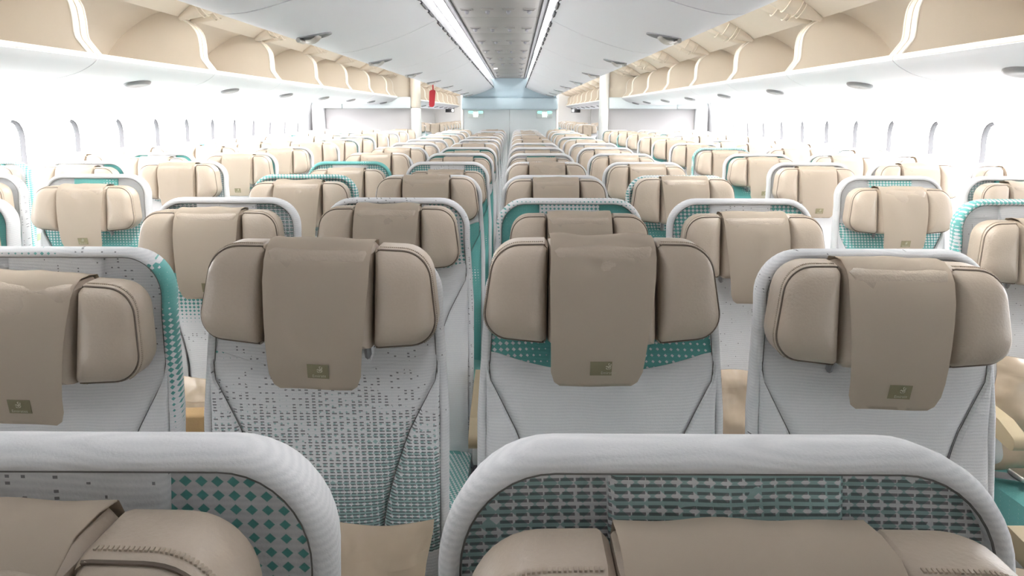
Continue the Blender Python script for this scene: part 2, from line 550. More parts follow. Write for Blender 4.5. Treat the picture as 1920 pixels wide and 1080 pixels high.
# centre monument closing the middle block, with its header and lit lavatory signs
mon = empty('wall_monument', (CX, Y_BULK, 0), kind='structure')
def B(nm, x0, x1, y0, y1, z0, z1, m, bev=.012):
    q = MB(); q.rbox(x0, x1, y0, y1, z0, z1, bev)
    return obj(nm, q.build(nm, m, sharp=50), mon)
B('lower_panel', -.735, -.0015, 0, 2.4, 0, 1.53, BLUELT, .003)
B('lower_panel', .0015, .735, 0, 2.4, 0, 1.53, BLUELT, .003)
B('header', -.755, .755, -.14, 2.3, 1.475, 1.655, BLUE, .02)
B('upper_panel', -.74, .74, -.02, 2.4, 1.65, 2.33, BLUE)
B('edge_strip', -.775, -.737, -.02, .06, 0, 1.75, POSTW, .008)
B('edge_strip', .737, .775, -.02, .06, 0, 1.75, POSTW, .008)

def lav_sign(x, label):
    r = empty('lavatory_sign', (CX + x, Y_BULK - .004, 1.398), label=label, category='sign', group='lit lavatory signs')
    q = MB(); q.rbox(-.128, .128, -.012, 0, -.05, .062, .004)
    obj('plate', q.build('plate', SIGNB), r)
    for s in (-1, 1):
        q = MB()
        a = [(s * .045, .018), (s * .105, .018), (s * .118, .036), (s * .105, .054), (s * .045, .054)]
        q.prism(a, lambda p, t: (p[0], t, p[1]), -.017, -.011)
        obj('arrow', q.build('arrow', SIGNG, smooth=False), r)
    for k, xx in enumerate((-.027, 0, .027)):
        q = MB()
        sc = .75 if k == 1 else 1.0
        q.prism([(xx + .0075 * sc * math.cos(t * PI / 5), .036 + .0075 * math.sin(t * PI / 5)) for t in range(10)], lambda p, t: (p[0], t, p[1]), -.017, -.011)
        body = [(-.012, .026), (.012, .026), (.014, -.004), (.008, -.006), (.006, -.040), (.0012, -.040), (0, -.012), (-.0012, -.040), (-.006, -.040), (-.008, -.006), (-.014, -.004)]
        if k == 2:
            body = [(-.009, .026), (.009, .026), (.016, -.016), (.006, -.016), (.005, -.040), (-.005, -.040), (-.006, -.016), (-.016, -.016)]
        q.prism([(xx + px * sc, pz) for px, pz in body], lambda p, t: (p[0], t, p[1]), -.017, -.011)
        obj('figure', q.build('figure', SIGNW, smooth=False), r)
lav_sign(-.54, 'lit lavatory sign with green arrows, by the left aisle edge of the blue wall')
lav_sign(.555, 'lit lavatory sign with green arrows, by the right aisle edge of the blue wall')

# centre ceiling panel between the middle bins
ZP = CAMZ + .53
cp = empty('ceiling_centre', (CX, 0, ZP), kind='structure')
PL = .85
yy = Y_NEAR
k = 0
y_first = 4.02
ystart = y_first - PL * .62 - 6 * PL
while True:
    y0 = ystart + k * PL
    if y0 > Y_BULK - .03: break
    y1 = min(y0 + PL, Y_BULK - .02)
    q = MB(); q.rbox(-.225, .225, y0 + .003, y1 - .003, 0, .03, .004)
    obj('panel', q.build('panel', PANEL, sharp=50), cp)
    k += 1
for s in (-1, 1):
    q = MB(); q.box(min(s * .228, s * .245), max(s * .228, s * .245), Y_NEAR, Y_BULK - .02, -.012, .03)
    obj('gap_trim', q.build('gap_trim', MIDGREY, smooth=False), cp)
    q = MB(); q.box(min(s * .247, s * .262), max(s * .247, s * .262), Y_NEAR, Y_BULK - .02, .004, .05)
    obj('gap_channel', q.build('gap_channel', DARK, smooth=False), cp)
# small fixtures of the panel: nozzles with a dark slot
q = MB(); q.rbox(-.034, .034, -.030, .030, -.006, .004, .005)
noz_plate = q.build('nozzle_plate', PANEL)
q = MB(); q.tube([(0, .012, -.004), (0, .010, -.012), (.002, .004, -.018)], [.012, .013, .009], 8)
noz = q.build('nozzle', MIDGREY)
q = MB(); q.box(-.026, .026, -.024, -.016, -.0075, -.004)
noz_slot = q.build('slot', DARK, smooth=False)
rows_f = [y_first + PL * i for i in range(0, 9)]
for i, y in enumerate(rows_f):
    for j, x in enumerate((-.165, -.055, .055, .165)):
        if i >= 6 and j in (1, 2): continue
        r = empty('ceiling_nozzle', (CX + x, y, ZP), label='small grey ceiling panel nozzle, %s from the left in the %s row from camera' % (ORD[j] if i < 6 else ('first' if j == 0 else 'second'), ORD[i]),
                  category='nozzle', group='nozzles of the centre ceiling panel')
        obj('plate', noz_plate, r); obj('nozzle', noz, r)
        if j in (0, 3): obj('slot', noz_slot, r)
q = MB(); q.tube([(0, 0, .002), (0, 0, -.006)], [.026, .026], 14)
r = empty('ceiling_lamp', (CX - .15, 9.1, ZP), label='small lit white lamp in the grey ceiling panel', category='lamp')
obj('bezel', q.build('bezel', POSTW), r)
q = MB(); q.tube([(0, 0, -.0055), (0, 0, -.009)], [.021, .018], 14)
obj('lens', q.build('lens', LED), r)

# ================================================================= overhead bins
BL = 1.27

def thick(poly, t):
    """open 2-D polyline thickened by t to its left"""
    P = [Vector(p) for p in poly]
    out = []
    for i, p in enumerate(P):
        a = P[max(0, i - 1)]; c = P[min(len(P) - 1, i + 1)]
        d = (c - a).normalized()
        out.append((p.x - d.y * t, p.y + d.x * t))
    return [tuple(p) for p in P] + out[::-1]

def smooth2(pts, n=4):
    out = []
    m = len(pts)
    for i in range(m - 1):
        p0, p1, p2, p3 = (Vector(pts[max(0, i - 1)]), Vector(pts[i]), Vector(pts[i + 1]), Vector(pts[min(m - 1, i + 2)]))
        for k in range(n):
            t = k / n
            q = .5 * ((2 * p1) + (-p0 + p2) * t + (2 * p0 - 5 * p1 + 4 * p2 - p3) * t * t + (-p0 + 3 * p1 - 3 * p2 + p3) * t ** 3)
            out.append((q.x, q.y))
    out.append(tuple(pts[-1]))
    return out

# cross sections in (L outward from the centre line, Z above the camera)
UNDER = smooth2([(1.745, .250), (1.78, .222), (1.86, .186), (2.0, .158), (2.2, .145), (2.5, .150), (2.78, .175), (2.86, .21)], 4)
FLOORI = [(2.86, .27), (2.40, .262), (1.80, .268), (1.752, .268)]
BACKI = smooth2([(2.40, .262), (2.36, .36), (2.26, .47), (2.12, .56), (2.02, .60), (1.90, .62)], 4)
FRONT = smooth2([(1.750, .262), (1.785, .310), (1.805, .345), (1.806, .420), (1.815, .480), (1.85, .530), (1.90, .565)], 4)
_bincache = {}
def bin_meshes(side, L):
    key = (side, round(L, 3))
    if key in _bincache: return _bincache[key]
    A = lambda p, t: (side * p[0], t, p[1])
    g = .004
    M = {}
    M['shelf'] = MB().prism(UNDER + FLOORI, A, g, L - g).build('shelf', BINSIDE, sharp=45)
    M['back_panel'] = MB().prism(thick(BACKI, -.015), A, g, L - g).build('back_panel', CREAM, sharp=60)
    endp = FRONT + [(1.90, .62)] + BACKI[::-1][1:]
    for nm, t0, t1 in (('end_panel', g, .05), ('end_panel_b', L - .05, L - g)):
        M[nm] = MB().prism(endp, A, t0, t1).build('end_panel', CREAM, sharp=45)
    q = MB(); q2 = MB()
    q.tube([A((p[0] - .002, p[1]), .050) for p in FRONT], .0042, 8)
    q2.tube([A((p[0] - .002, p[1]), L - .050) for p in FRONT], .0042, 8)
    M['edge_trim'], M['edge_trim_b'] = q.build('edge_trim', CREAMLT), q2.build('edge_trim', CREAMLT)
    q = MB(); q.prism(fillet([(1.742, .254), (1.754, .250), (1.762, .272), (1.748, .274)], .004, 3), A, g, L - g)
    M['lip'] = q.build('lip', CREAMLT, sharp=50)
    # opened door, swung up and in towards the aisle
    D = smooth2([(1.905, .572), (1.80, .63), (1.66, .70), (1.52, .755), (1.44, .775)], 3)
    M['door'] = MB().prism(thick(D, -.022), A, .03, L - .03).build('door', CREAM, sharp=50)
    # hinge arms: tapering cheek with bands and a spring
    for nm, t in (('hinge_arm', .075), ('hinge_arm_b', L - .075)):
        dd = 1 if t < L / 2 else -1
        q = MB()
        cone = []
        c0, c1 = Vector((1.895, .560)), Vector((1.60, .70))
        for k in range(7):
            e = k / 6
            p = c0.lerp(c1, e)
            cone.append((A((p.x, p.y), t + dd * .02 * e), .012 + .05 * math.sin(min(1, e * 1.4) * PI / 2)))
        q.tube([c[0] for c in cone], [c[1] for c in cone], 12)
        M[nm] = q.build('hinge_arm', CREAM)
        q = MB()
        for e in (.42, .50, .72):
            i0 = c0.lerp(c1, e)
            rr = .016 + .05 * math.sin(min(1, e * 1.4) * PI / 2)
            ax = (c1 - c0).normalized(); nn = Vector((-ax.y, ax.x))
            ringp = []
            for k in range(14):
                an = 2 * PI * k / 14
                pp = i0 + nn * (rr * math.cos(an))
                ringp.append(A((pp.x, pp.y), t + dd * .02 * e + rr * math.sin(an)))
            q.tube(ringp, .0045, 6, closed=True)
        M[nm + '_band'] = q.build('hinge_band', CREAM)
    # reading-light cup under the shelf
    m_ = L / 2 + .02
    q = MB()
    cz = lambda l: .158 + (l - 2.0) * -.13 if l < 2.0 else .155
    rows = []
    for rr, dz in ((1.0, .002), (1.0, -.010), (.9, -.017), (.7, -.020), (.4, -.018), (.05, -.018)):
        rows.append([(side * (1.915 + .055 * rr * math.cos(2 * PI * k / 20)), m_ + .10 * rr * math.sin(2 * PI * k / 20),
                      .176 - .24 * (.055 * rr * math.cos(2 * PI * k / 20)) + dz) for k in range(20)])
    q.grid(rows, close_u=True)
    M['reading_light'] = q.build('reading_light', LENSGREY)
    _bincache[key] = M
    return M

def side_bin(side, y0, L, i, far=False):
    sn = 'left' if side < 0 else 'right'
    if far:
        lab = 'far open cream overhead bin, %s in line beyond the %s bulkhead' % (ORD[i], sn)
        r = empty('overhead_bin', (CX, y0, CAMZ - .022), label=lab, category='overhead bin', group='far open bins on the %s' % sn)
    else:
        lab = 'open cream overhead bin above the %s window seats, %s in line from the camera' % (sn, ORD[i])
        r = empty('overhead_bin', (CX, y0, CAMZ - .022), label=lab, category='overhead bin', group='open bins on the %s' % sn)
    M = bin_meshes(side, L)
    for k in ('shelf', 'back_panel', 'lip'):
        obj(k, M[k], r)
    d = obj('door', M['door'], r)
    for sfx in ('', '_b'):
        e = obj('end_panel', M['end_panel' + sfx], r)
        obj('edge_trim', M['edge_trim' + sfx], e)
        h = obj('hinge_arm', M['hinge_arm' + sfx], r)
        obj('hinge_band', M['hinge_arm' + sfx + '_band'], h)
    obj('reading_light', M['reading_light'], r)

for side in (-1, 1):
    for i, k in enumerate(range(-1, 7)):
        y0 = 3.30 + k * BL
        L = BL if k < 6 else Y_BULK - .2 - y0
        side_bin(side, y0, L, i)
    for k in range(9):
        side_bin(side, 13.0 + k * BL, BL, k, True)

# centre bins, closed, with their latches
CB = smooth2([(.735, .300), (.725, .268), (.69, .255), (.62, .260), (.52, .285), (.40, .325), (.30, .368), (.252, .392)], 5)
CBIN = [(.250, .398), (.262, .45), (.285, .505), (.33, .56), (.45, .60), (.66, .60), (.715, .50), (.74, .40)]
_cb = {}
def centre_bin(side, y0, L, i):
    sn = 'left' if side < 0 else 'right'
    key = (side, round(L, 3))
    A = lambda p, t: (side * p[0], t, p[1])
    if key not in _cb:
        M = {}
        M['door'] = MB().prism(CB + [(.33, .43), (.60, .43)], A, .005, L - .005).build('door', BINGREY, sharp=50)
        q = MB(); q.prism(CBIN[:6] + [(.60, .42), (.32, .42)], A, .003, L - .003)
        M['housing'] = q.build('housing', LEDS, sharp=60)
        q = MB(); q.prism([(.737, .302), (.747, .305), (.735, .60), (.60, .60), (.60, .44)], A, .003, L - .003)
        M['aisle_face'] = q.build('aisle_face', CREAMLT, sharp=50)
        # white cushion strip just under the edge
        for k in range(5):
            t0 = .08 + k * (L - .12) / 5
            q = MB(); q.prism([(.2485, .386), (.2465, .395), (.256, .399), (.262, .391)], A, t0, t0 + .15)
            M['slot%d' % k] = q.build('air_slot', DARK, smooth=False)
        # latch: dished cup and paddle
        q = MB()
        y_ = L / 2
        def S(l, y, d):           # point on the door's skin pushed out by d
            for (l0, z0), (l1, z1) in zip(CB, CB[1:]):
                if l1 <= l <= l0:
                    return A((l, z0 + (z1 - z0) * (l - l0) / (l1 - l0) - d), y)
            return A((l, .26 - d), y)
        rows = []
        for rr, d in ((1.0, -.003), (1.0, .004), (.9, .005), (.75, .001), (.3, .0006), (.02, .0006)):
            rows.append([S(.615 + .062 * rr * math.cos(2 * PI * k / 24), y_ + .047 * rr * math.sin(2 * PI * k / 24), d) for k in range(24)])
        q.grid(rows, close_u=True)
        M['latch_cup'] = q.build('latch_cup', MIDGREY, sharp=60)
        q = MB()
        rows = [[S(.668 - .07 * e, y_ + x, .006 + .016 * math.sin(e * PI) ** .8 + t) for x in (-.028, -.02, .02, .028)] for t in (0,) for e in [k / 6 for k in range(7)]]
        rows2 = [[S(.668 - .07 * e, y_ + x, .001 + .012 * math.sin(e * PI) ** .8) for x in (-.028, -.02, .02, .028)] for e in [k / 6 for k in range(7)]]
        q.grid(rows + rows2[::-1], close_v=True)
        q.tube([S(.664, y_ - .034, .010), S(.664, y_ + .034, .010)], .008, 8)
        M['latch_paddle'] = q.build('latch_paddle', STEEL, sharp=60)
        _cb[key] = M
    M = _cb[key]
    r = empty('overhead_bin', (CX, y0, CAMZ), category='overhead bin', group='closed centre bins on the %s' % sn,
              label='closed pale grey centre overhead bin on the %s, %s in line from the camera' % (sn, ORD[i]))
    d = obj('door', M['door'], r)
    obj('latch_cup', M['latch_cup'], d); obj('latch_paddle', M['latch_paddle'], d)
    h = obj('housing', M['housing'], r)
    obj('aisle_face', M['aisle_face'], r)
    for k in range(5):
        obj('air_slot', M['slot%d' % k], h)
for side in (-1, 1):
    for i, k in enumerate(range(-1, 8)):
        y0 = 2.03 + k * BL
        if y0 > Y_BULK - .2: break
        centre_bin(side, y0, min(BL, Y_BULK - .02 - y0), i)

# red tag hanging from a latch
r = empty('warning_tag', (CX - .668, 6.86, CAMZ + .252), label='long red ribbon tag hanging from a centre bin latch above the left aisle', category='tag')
q = MB()
q.grid([[(.006 * s - .0, .001 * t, -.0 - e * .055) for (s, t) in ((-1, -1), (1, -1), (1, 1), (-1, 1))] for e in (0, .33, .66, 1.0)], close_u=True)
obj('strap', q.build('strap', RED, sharp=50), r)
q = MB()
out = fillet([(-.032, -.05), (.026, -.045), (.020, -.20), (-.030, -.20)], [.018, .016, .022, .022], 5)
out = [(x - .012 * ((-z - .05) / .15), z) for x, z in out]
q.prism(out, lambda p, t: (p[0], t + .006 * math.sin((p[1]) * 25), p[1]), -.0015, .0015)
obj('ribbon', q.build('ribbon', RED, sharp=50), r)

# ================================================================= seats
T = math.tan(math.radians(12))
TOP = 1.18
def P(x, z, f=0.0):          # on the reclined plane of a seat back: f metres towards the sitter
    return (x, (z - TOP) * T - f, z)

def xs(z):                    # seam between the back cushion and its bolsters
    pts = [(.40, .095), (.50, .100), (.60, .104), (.705, .112), (.75, .122), (.80, .137), (.845, .152), (.90, .180), (.96, .212), (1.0, .22)]
    if z <= pts[0][0]: return pts[0][1]
    for (z0, x0), (z1, x1) in zip(pts, pts[1:]):
        if z <= z1:
            return x0 + (x1 - x0) * (z - z0) / (z1 - z0)
    return pts[-1][1]
def xe(z):                    # inner edge of the rim
    return .2125 - max(0, z - .93) * .048 if z > .93 else .2125
def zt(x):                    # drooping lower edge of the headrest panel
    return .958 + .038 * min(1, (abs(x) / .2)) ** 2
def edge(t, p=10):
    return 1 - abs(2 * t - 1) ** p
def seat_meshes():
    M = {}
    # rim: cloth roll around the shell
    def outline(ins):
        w0, w1, top, rr = .2285 - ins, .2165 - ins, TOP - ins, max(.02, .088 - ins)
        pts = [(w0, .40), (w0, .55), (w0, .72), (w0, .88), (w1 + .003, 1.02), (w1, 1.06)]
        # right side upwards, then the corner, then mirrored
        cxr, czr = w1 - rr, top - rr
        arc = [(cxr + rr * math.cos(a * PI / 20), czr + rr * math.sin(a * PI / 20)) for a in range(0, 11)]
        right = [p for p in pts if p[1] < czr - .004] + arc
        return right + [(.08, top), (0, top), (-.08, top)] + [(-x, z) for x, z in right[::-1]]
    sec = [(.018, -.014), (.0175, -.003), (.0135, .003), (.0075, .003), (.0025, -.002), (0, -.010), (.001, -.022), (.006, -.045), (.016, -.064), (.034, -.076)]
    rows = []
    for ins, f in sec:
        rows.append([P(x, z, f) for x, z in outline(ins)])
    M['rim'] = MB().grid(rows).build('rim', FABRIC, sharp=70)
    q = MB(); q.tube([P(x, z, -.002) for x, z in outline(.0172)], .0010, 5)
    M['seam'] = q.build('seam_piping', SEAMG)
    # back shell
    o = outline(.022)
    q = MB(); n = len(o)
    v = [P(x, z, -.074) for x, z in o] + [P(x * .93, .40 + (z - .40) * .97, -.094) for x, z in o]
    f = [(i, i + 1, n + i + 1, n + i) for i in range(n - 1)] + [tuple(range(n, 2 * n))] + [(0, n, 2 * n - 1, n - 1)]
    q.add(v, f)
    M['back_shell'] = q.build('back_shell', SHELL, sharp=50)
    # back cushion
    nu, nv = 22, 26
    rows = []
    for j in range(nv + 1):
        vv = j / nv
        row = []
        for i in range(nu + 1):
            uu = i / nu
            z0 = .42 + (zt(0) - .42) * vv
            for _ in range(4):
                ex = min(xs(z0), xe(z0))
                z0 = .42 + (zt(ex) - .42) * vv
            x = (2 * uu - 1) * ex
            z = .42 + (zt(x) - .42) * vv
            e = edge(uu, 14) * edge(vv, 26)
            row.append(P(x, z, -.003 + .009 * e ** .6 + .018 * math.exp(-((z - .62) / .14) ** 2) * edge(uu, 3)))
        rows.append(row)
    M['back_cushion'] = MB().grid(rows).build('back_cushion', FABRIC)
    for s, nm in ((-1, 'bolster_l'), (1, 'bolster_r')):
        rows = []
        for j in range(22 + 1):
            vv = j / 22
            row = []
            for i in range(9):
                uu = i / 8
                z0 = .42 + (.975 - .42) * vv
                for _ in range(5):
                    ex = min(xs(z0), xe(z0) - .0005)
                    x = ex + (xe(z0) - ex) * uu
                    z0 = z = .42 + (zt(x) - .42) * vv
                e = edge(uu, 6) * edge(vv, 20)
                row.append(P(s * x, z, -.003 + .011 * e ** .6 + .012 * math.exp(-((z - .62) / .14) ** 2)))
            rows.append(row)
        M[nm] = MB().grid(rows).build('bolster', FABRIC)
        q = MB(); q.tube([tuple(Vector(rw[0]) + Vector((0, -.0028, 0))) for rw in rows if abs(rw[0][0]) < .209], .0008, 5)
        M[nm + '_seam'] = q.build('seam_piping', SEAMG)
    # recessed panel behind the headrest
    rows = []
    for j in range(19):
        vv = j / 18
        row = []
        for i in range(17):
            uu = 2 * i / 16 - 1
            z = zt(0) + (1.166 - zt(0)) * vv
            hw = xe(z) + .001
            rr = .074
            if z > 1.166 - rr:
                dz = z - (1.166 - rr)
                hw -= rr - math.sqrt(max(0, rr * rr - dz * dz))
            x = uu * hw
            z = z + (zt(x) - zt(0)) * (1 - vv)
            row.append(P(x, z, -.004 - (.007 + .005 * edge(i / 16, 4)) * min(1, vv * 4.5)))
        rows.append(row)
    M['headrest_panel'] = MB().grid(rows).build('headrest_panel', FABRIC)
    rows = []
    for j in range(13):
        vv = j / 12
        z = .93 + (1.164 - .93) * vv
        rows.append([P(x, z + .0, f) for x, f in ((-.088, -.020), (-.088, -.010), (-.083, -.006), (-.04, -.0045 + .002 * math.sin(j)), (.0, -.004), (.04, -.005 - .002 * math.sin(j * 1.3)), (.083, -.006), (.088, -.010), (.088, -.020))])
    M['headrest_strap'] = MB().grid(rows).build('headrest_strap', FABRIC, sharp=60)
    # headrest: centre pad with two wings (local z = 0 at its top)
    def pad(outl, prof, n=56, centre=None):
        o = resample(outl, n)
        c = centre or (sum(p[0] for p in o) / n, sum(p[1] for p in o) / n)
        rows = []
        for sc, d in prof:
            ring = []
            for x, z in o:
                xx, zz = c[0] + (x - c[0]) * sc, c[1] + (z - c[1]) * sc
                ring.append((xx, zz * T - d - .10 * xx * xx * min(1, d / .05), zz))
            rows.append(ring)
        q = MB().grid(rows, close_u=True)
        b = len(q.v) - n
        q.f.append(tuple(b + i for i in range(n)))
        q.f.append(tuple(range(n)))
        return q
    H = -.174
    pr = [(.96, .012), (1.0, .022), (1.0, .060), (.985, .069), (.962, .074), (.945, .072), (.90, .083), (.78, .092), (.5, .099), (.2, .101)]
    pc = [(.97, .012), (1.0, .020), (1.0, .060), (.985, .074), (.94, .088), (.85, .096), (.6, .100), (.3, .101)]
    cen = fillet([(-.094, H), (.094, H), (.092, 0), (-.092, 0)], [.006, .006, .006, .006], 3)
    M['headrest'] = pad(cen, pc).build('headrest', LEATHER)
    wg = fillet([(.095, H), (.211, H + .012), (.187, -.001), (.093, 0)], [.006, .045, .058, .006], 8)
    M['wing_r'] = pad(wg, pr).build('wing', LEATHER)
    M['wing_l'] = pad([(-x, z) for x, z in wg][::-1], pr).build('wing', LEATHER)
    o = resample(wg, 72); n = len(o)
    c = (sum(p[0] for p in o) / n, sum(p[1] for p in o) / n)
    loop = [(c[0] + (x - c[0]) * .953, c[1] + (z - c[1]) * .953) for x, z in o]
    loop = [p for p in loop if p[0] > .0985]
    k0 = max(range(len(loop)), key=lambda i: (Vector(loop[i]) - Vector(loop[i - 1])).length)
    loop = loop[k0:] + loop[:k0]
    for s, nm in ((1, 'pipe_r'), (-1, 'pipe_l')):
        q = MB(); q.tube([(s * x, z * T - .0725 - .10 * x * x, z) for x, z in loop], .0019, 5)
        M[nm] = q.build('piping', PIPING)
        # stitches on the gusset above the piping
        q = MB()
        arc = [p for p in wg if True]
        oo = resample(wg, 150)
        for x, z in oo:
            if (x > .103 and z > -.012) or (x > .16 and z > -.16):
                xx, zz = c[0] + (x - c[0]) * .9975, c[1] + (z - c[1]) * .9975
                p = (s * xx, zz * T - .0640 - .10 * xx * xx, zz)
                q.box(-.0009, .0009, -.0022, .0022, -.0009, .0009, lambda a, b, d: (p[0] + a, p[1] + b, p[2] + d))
        M[nm.replace('pipe', 'stitch')] = q.build('stitching', STITCH, smooth=False)
    # headrest support posts showing under the pad
    for sx, nm in ((-.07, 'support_l'), (.07, 'support_r')):
        q = MB(); q.tube([(sx, H * T - .02, H + .03), (sx, (H - .05) * T + .024, H - .05)], .007, 8)
        M[nm] = q.build('support', MIDGREY)
    # paper covers, several shapes
    for kind in range(4):
        rnd = random.Random(kind * 7 + 3)
        lean = [0, .012, -.010, .004][kind]
        path = [(.000, -.045), (.004, -.012), (.014, .004), (.040, .008), (.066, .007), (.086, -.004), (.098, -.022), (.1045, -.055),
                (.1065, -.090), (.1060, -.125), (.1030, -.160), (.098, -.190), (.090, -.215), (.083, -.234), (.080, -.2415)]
        rowsA, rowsB = [], []
        NX = 18
        for jj, (d, z) in enumerate(path):
            wf = 1 if z > -.05 else 1 - .14 * ((-z - .05) / .19)
            ra, rb = [], []
            for i in range(NX + 1):
                uu = 2 * i / NX - 1
                hw = .0895 * wf
                # rounded lower corners
                zz = z
                if z < -.215:
                    k = (-.215 - z) / .0265
                    hw *= 1 - .26 * (1 - math.sqrt(max(0, 1 - (k * .97) ** 2)))
                x = uu * hw + lean * max(0, -z - .02) / .2
                wr = 0
                if kind == 1:
                    wr = .006 * math.exp(-((x - .02 - .25 * (z + .05)) / .012) ** 2) * math.exp(-((z + .06) / .05) ** 2)
                elif kind == 2:
                    wr = .005 * math.exp(-((x + .03) / .02) ** 2 - ((z + .035) / .022) ** 2) - .004 * math.exp(-((x) / .02) ** 2 - ((z + .05) / .02) ** 2)
                elif kind == 3:
                    wr = .004 * math.sin(x * 60 + z * 30) * math.exp(-((z + .03) / .05) ** 2)
                topw = (.0012 + .0012 * (kind == 2)) * math.sin(uu * 4.5 + kind * 2 + 1.3) + .0006 * math.sin(uu * 9 + kind)
                up = topw if -.02 < z < .02 else 0
                sag = .0018 * math.sin(uu * 3 + kind) * min(1, max(0, -z) / .2)
                ra.append((x, zz * T - d - wr - sag, zz + up))
                rb.append((x, zz * T - d - wr - sag + .0012, zz + up - (.001 if -.02 < z < .02 else 0)))
            rowsA.append(ra); rowsB.append(rb)
        q = MB(); q.grid(rowsA + rowsB[::-1], close_v=True)
        M['cover%d' % kind] = q.build('headrest_cover', COVER, sharp=80)
        # printed patch
        zc = -.2065
        px = lean * (.2065 - .02) / .2 + .006
        dP = lambda x, z: (px + x, (zc + z) * T - (.0925 + z * .36) - .0012 - (.0018 * math.sin((px + x) / .09 * 3 + kind)), zc + z)
        q = MB()
        q.box(-.0185, .0185, -.0004, .0004, -.013, .013, lambda x, y, z: (dP(x, z)[0], dP(x, z)[1] + y, dP(x, z)[2]))
        M['patch%d' % kind] = q.build('logo_patch', GOLD, smooth=False)
        M['_dP%d' % kind] = dP
    # seat cushion, armrest, legs, frame
    q = MB()
    rows = []
    for j, (yf, ztop, zbot) in enumerate([(-.13, .445, .36), (-.17, .462, .35), (-.30, .466, .345), (-.45, .472, .345), (-.56, .474, .35), (-.605, .462, .36), (-.622, .435, .375)]):
        hw = .222
        top = [(x * hw, yf, ztop - .014 * abs(x) ** 8 - .006 * (1 - x * x)) for x in (-1, -.95, -.8, -.4, 0, .4, .8, .95, 1)]
        bot = [(x * hw * .98, yf + (.004 if j > 4 else 0), zbot) for x in (1, .5, 0, -.5, -1)]
        rows.append(top + bot)
    q.grid(rows, close_u=True)
    m_ = len(rows[0])
    q.f.append(tuple(range(m_))); q.f.append(tuple(6 * m_ + i for i in range(m_)))
    M['seat_cushion'] = q.build('seat_cushion', FABRIC, sharp=60)
    for nm, sx in (('arm_l', -.255), ('arm_r', .255)):
        q = MB()
        out = fillet([(-.10, .655), (-.12, .695), (-.40, .665), (-.465, .640), (-.47, .605), (-.40, .615), (-.22, .640)], [.01, .012, .03, .02, .012, .02, .02], 4)
        q.prism(out, lambda p, t: (sx + t, p[0], p[1]), -.019, .019)
        M[nm] = q.build('armrest', TAN, sharp=40)
        q = MB()
        out = fillet([(-.09, .64), (-.20, .66), (-.36, .628), (-.40, .55), (-.34, .50), (-.16, .42)], .03, 4)
        q.prism(out, lambda p, t: (sx + t, p[0], p[1]), -.014, .014)
        M[nm + '_side'] = q.build('armrest_side', SHELL, sharp=40)
    q = MB(); q.tube([(-.235, -.22, .30), (.235, -.22, .30)], .022, 8); q.tube([(-.235, -.50, .32), (.235, -.50, .32)], .022, 8)
    q.rbox(-.215, .215, -.60, -.14, .325, .355, .01)
    M['seat_frame'] = q.build('seat_frame', MIDGREY, sharp=50)
    for nm, sx in (('leg_l', -.16), ('leg_r', .16)):
        q = MB()
        q.prism([(-.12, 0), (-.56, 0), (-.56, .03), (-.52, .05), (-.47, .32), (-.52, .33), (-.20, .33), (-.24, .30), (-.20, .06), (-.12, .03)], lambda p, t: (sx + t, p[0], p[1]), -.018, .018)
        M[nm] = q.build('leg', MIDGREY, sharp=40)
    return M
SM = seat_meshes()

# lettering for the printed patches
def text_mesh(body, size, mat):
    cu = bpy.data.curves.new('lettering', 'FONT')
    cu.body = body; cu.size = size; cu.align_x = 'CENTER'; cu.align_y = 'CENTER'; cu.resolution_u = 2
    cu.extrude = .0001
    o = bpy.data.objects.new('lettering_tmp', cu)
    COL.objects.link(o)
    dg = bpy.context.evaluated_depsgraph_get()
    me = bpy.data.meshes.new_from_object(o.evaluated_get(dg))
    bpy.data.objects.remove(o); bpy.data.curves.remove(cu)
    me.materials.clear(); me.materials.append(mat)
    return me
_txt = text_mesh('Emirates', .0076, PALEGOLD)
def emblem_mesh():
    """flowing calligraphic flourish"""
    q = MB()
    strokes = [[(-.0045, .000), (-.003, -.0022), (0, -.0025), (.003, -.001), (.0038, .0015), (.002, .003)],
               [(-.0035, .004), (-.001, .0015), (.0005, .004), (-.0005, .0075), (.0018, .0088)],
               [(.001, .0005), (.0035, .004), (.0042, .0072), (.0028, .0060)],
               [(-.0052, .0025), (-.0025, .0028), (.0012, .0018)], [(-.0008, -.001), (.0002, .0022), (.0024, .0050)]]
    for s in strokes:
        p = smooth2(s, 3)
        q.tube([(x, 0, z) for x, z in p], [.0007 + .0003 * math.sin(i * .9) for i in range(len(p))], 5)
    return q
_emb = emblem_mesh()
for kind in range(4):
    dP = SM['_dP%d' % kind]
    me = _txt.copy()
    for v in me.vertices:
        a = dP(v.co.x, v.co.y - .0080)
        v.co = (a[0], a[1] - .0022 - v.co.z, a[2])
    SM['word%d' % kind] = me
    v2 = []
    for (x, y, z) in _emb.v:
        a = dP(x, z + .0015)
        v2.append((a[0], a[1] - .0022 + y * .5, a[2]))
    SM['emblem%d' % kind] = mesh('emblem', v2, _emb.f, True, None, PALEGOLD)

# print positions along the fabric repeat: phase, gradient
PR = {'plain': (.05, 0), 'fine': (.22, 0), 'specks': (.30, 0), 'dots': (.45, 0), 'check': (.56, 0), 'dense': (.625, 0), 'teal': (.72, 0),
      'dash': (.925, 0), 'tealdash': (.955, 0)}
WORDS = {'plain': 'plain pale grey', 'fine': 'finely flecked grey', 'specks': 'dark flecked grey', 'dots': 'teal dotted', 'check': 'teal checked', 'dense': 'dense teal checked',
         'teal': 'solid teal', 'dash': 'dark dashed', 'tealdash': 'dark dashed teal'}
def setp(o, key):
    a = PR[key] if isinstance(key, str) else key
    o['print_shift'] = float(a[0]); o['print_scale'] = float(a[1])

